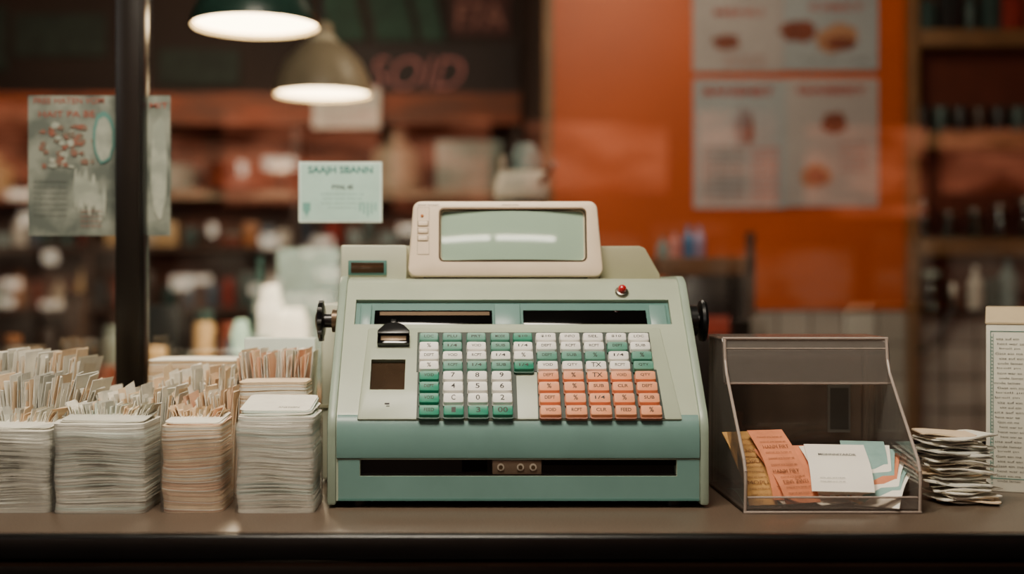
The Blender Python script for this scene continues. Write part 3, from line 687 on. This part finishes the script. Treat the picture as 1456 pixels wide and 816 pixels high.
rs=empty('rear_shelving',(-1.2,5.0,-0.95)); dr=6.7
b=B(); dwood=mat('dark_wood','3c2618',0.5,var=0.3,nscale=5)
for py in (275,): b.box(-3.2,XO-0.02,dr-D,5.19,Z(py+7,dr),Z(py-4,dr),mat('pale_shelf','a08a70',0.5))
for py in (352,440): b.box(-3.2,XO-0.02,dr-D,5.19,Z(py+5,dr),Z(py-3,dr),dwood)
for x in (-3.2,-2.0,-0.9,XO-0.06): b.box(x,x+0.04,dr-D,5.19,-0.95,Z(130,dr),dwood)
b.box(-3.2,XO-0.02,dr-D-0.05,5.19,Z(178,dr),Z(134,dr),mat('orange_pelmet','9c4a24',0.6,nscale=2.5,col2='6a3c26',stretch=(1,1,4)))
b.box(-3.2,XO-0.02,5.18,5.195,Z(440,dr),Z(178,dr),mat('shelf_back_brown','7c4a36',0.6,nscale=2.0,col2='50403a',stretch=(1,1,3))); b.obj('shelving_frame',rs)
b=B(); clutter(b,-3.1,XO-0.1,5.0,Z(271,dr),0.12,0.3,51,[gm[3],gm[0],gm[1],gm[5],gm[10],gm[8],gm[6],gm[1]],1.2,wmin=0.1,wmax=0.4); clutter(b,-3.1,XO-0.1,5.0,Z(349,dr),0.08,0.2,52,gm+[wht],2); clutter(b,-3.1,XO-0.1,5.0,Z(437,dr),0.08,0.26,53,gm+[wht,gm[5]],1.4)
b.obj('shelving_goods',rs)
b=B(); d7=6.98
flatsheet(b,500,62,735,135,d7,mat('sign_board','241a17',0.6),0.01); T(b,'SOID',594,104,44,130,d7,mat('sign_red','a8645c',0.6,emit=0.35),-0.015,0.005,shear=0.25); b.obj('shop_sign')
b=B(); flatsheet(b,642,-30,724,50,d7,mat('sign_maroon','4a201a',0.6),0.01); T(b,'F7A',684,22,36,68,d7,mat('sign_dull','8c5a4c',0.6,emit=0.2),0.0,0.005); b.obj('shop_sign')
b=B()
for k,(a_,c_) in enumerate(((470,520),(535,590),(600,632))):
    d_=6.97; b.quad([(X(a_,d_),d_-D,Z(58,d_)),(X(c_,d_),d_-D,Z(58,d_)),(X(c_-20,d_),d_-D,Z(-30,d_)),(X(a_-20,d_),d_-D,Z(-30,d_))],mat('banner_green','2c4e40',0.7,var=0.3))
for (a_,c_,e_,f_) in ((20,150,20,80),(225,340,70,120),(-60,10,10,100)): flatsheet(b,a_,e_,c_,f_,6.97,mat('board_moss','26342c',0.7,var=0.4),0.01)
b.obj('wall_banner')
b=B(); flatsheet(b,445,125,540,182,6.6,gm[6],0.01)
for i in range(4): T(b,'angebot der woche',492,140+i*10,5,70,6.6,inkd,0,0.003)
for x in (X(455,6.6),X(530,6.6)): b.tube((x,4.805,Z(126,6.6)),(x,4.805,2.0),0.003,black)
b.obj('hanging_notice')

def pendant(x,y,z,r,shade,name,h,em):
    e=empty(name,(x,y,z)); bb=B()
    prof=[(r,0),(r*0.985,0.02),(r*0.93,h*0.3),(r*0.78,h*0.6),(r*0.5,h*0.85),(r*0.22,h),(r*0.2,h*1.25),(0.02,h*1.3)]
    inn=[(0.015,h*1.2),(r*0.45,h*0.82),(r*0.74,h*0.55),(r*0.9,h*0.25),(r*0.965,0.005),(r*0.975,0)]
    bb.lathe_open(prof,shade,(x,y,z)); bb.lathe_open(inn,mat('shade_inner','e8dcc0',0.5),(x,y,z)); bb.lathe_open([(r*0.975,0),(r,0)],shade,(x,y,z)); bb.obj('shade',e)
    bb=B(); bb.lathe([(r*0.93,0.010),(r*0.9,0.018)],mat('lamp_diffuser'+name,'ffeccb',0.5,emit=em,ecol='ffdfae'),(x,y,z),32); bb.obj('diffuser',e)
    bb=B(); bb.tube((x,y,z+h*1.25),(x,y,2.0),0.004,black); bb.obj('cord',e)
    l=bpy.data.lights.new(name+'_light','SPOT'); l.energy=75; l.color=(1,0.80,0.55); l.spot_size=math.radians(150); l.spot_blend=0.6; l.shadow_soft_size=0.1
    lo=bpy.data.objects.new('bulb_light',l); lo.parent=e; lo.location=(0,0,-0.02); scene.collection.objects.link(lo)
pendant(X(363,2.93),1.13,Z(38,2.93),0.150,mat('shade_green','24443c',0.35,var=0.1),'pendant_lamp',0.13,22)
pendant(X(459,3.86),2.06,Z(135,3.86),0.150,mat('shade_cream','a89a80',0.4,var=0.1),'pendant_lamp.001',0.17,18)

# ---------------- LIGHTS
def area(name,loc,target,size,energy,col,sy=None):
    l=bpy.data.lights.new(name,'AREA'); l.energy=energy; l.size=size; l.color=col
    if sy: l.shape='RECTANGLE'; l.size_y=sy
    o=bpy.data.objects.new(name,l); o.location=loc; o.rotation_euler=(Vector(target)-Vector(loc)).to_track_quat('-Z','Y').to_euler(); scene.collection.objects.link(o); return o
area('key_area_light',(-0.15,-0.70,1.75),(0.05,0.15,0.1),0.8,52,(1,0.88,0.71),0.5)  # added warm key light over the register, no lamp body
area('street_fill',(-3.6,-3.6,1.6),(0,0.1,0.1),1.4,12,(1,0.93,0.84))
area('orange_wall_fill',(0.70,2.0,1.95),(0.75,3.2,0.55),0.8,27,(1,0.82,0.58))  # added area light to brighten the orange wall
area('left_shelf_fill',(-1.2,3.3,1.95),(-1.2,4.9,0.0),1.6,75,(1,0.76,0.54))  # added area light to lift the dark shelves at left
tz=1.745; ty=-2.9; gx=-0.10
ft=empty('fluorescent_fixture',(gx,ty,tz)); em=mat('tube_emit','ffffff',0.5,emit=12,ecol='fff4e2',var=0)
b=B(); b.tube((gx-0.95,ty,tz),(gx-0.05,ty,tz),0.035,em); b.tube((gx+0.05,ty,tz),(gx+1.0,ty,tz),0.035,em); b.obj('tubes',ft)
b=B(); b.box(gx-1.0,gx+1.05,ty-0.08,ty+0.08,tz+0.04,tz+0.07,P1)
for x in (gx-0.8,gx+0.8): b.tube((x,ty,tz+0.07),(x,ty,2.0),0.008,black)
b.obj('fixture_tray',ft)

w=bpy.data.worlds.new('World'); scene.world=w; w.use_nodes=True
w.node_tree.nodes['Background'].inputs[0].default_value=(0.64,0.60,0.54,1); w.node_tree.nodes['Background'].inputs[1].default_value=0.06

cam=bpy.data.cameras.new('Camera'); co=bpy.data.objects.new('Camera',cam); scene.collection.objects.link(co); scene.camera=co
co.location=(0,-D,ZC); co.rotation_euler=(math.pi/2,0,0); cam.sensor_width=36; cam.lens=36*F/1456; cam.shift_x=(728-CX)/1456
cam.dof.use_dof=True; cam.dof.focus_distance=1.85; cam.dof.aperture_fstop=1.5; cam.clip_start=0.05
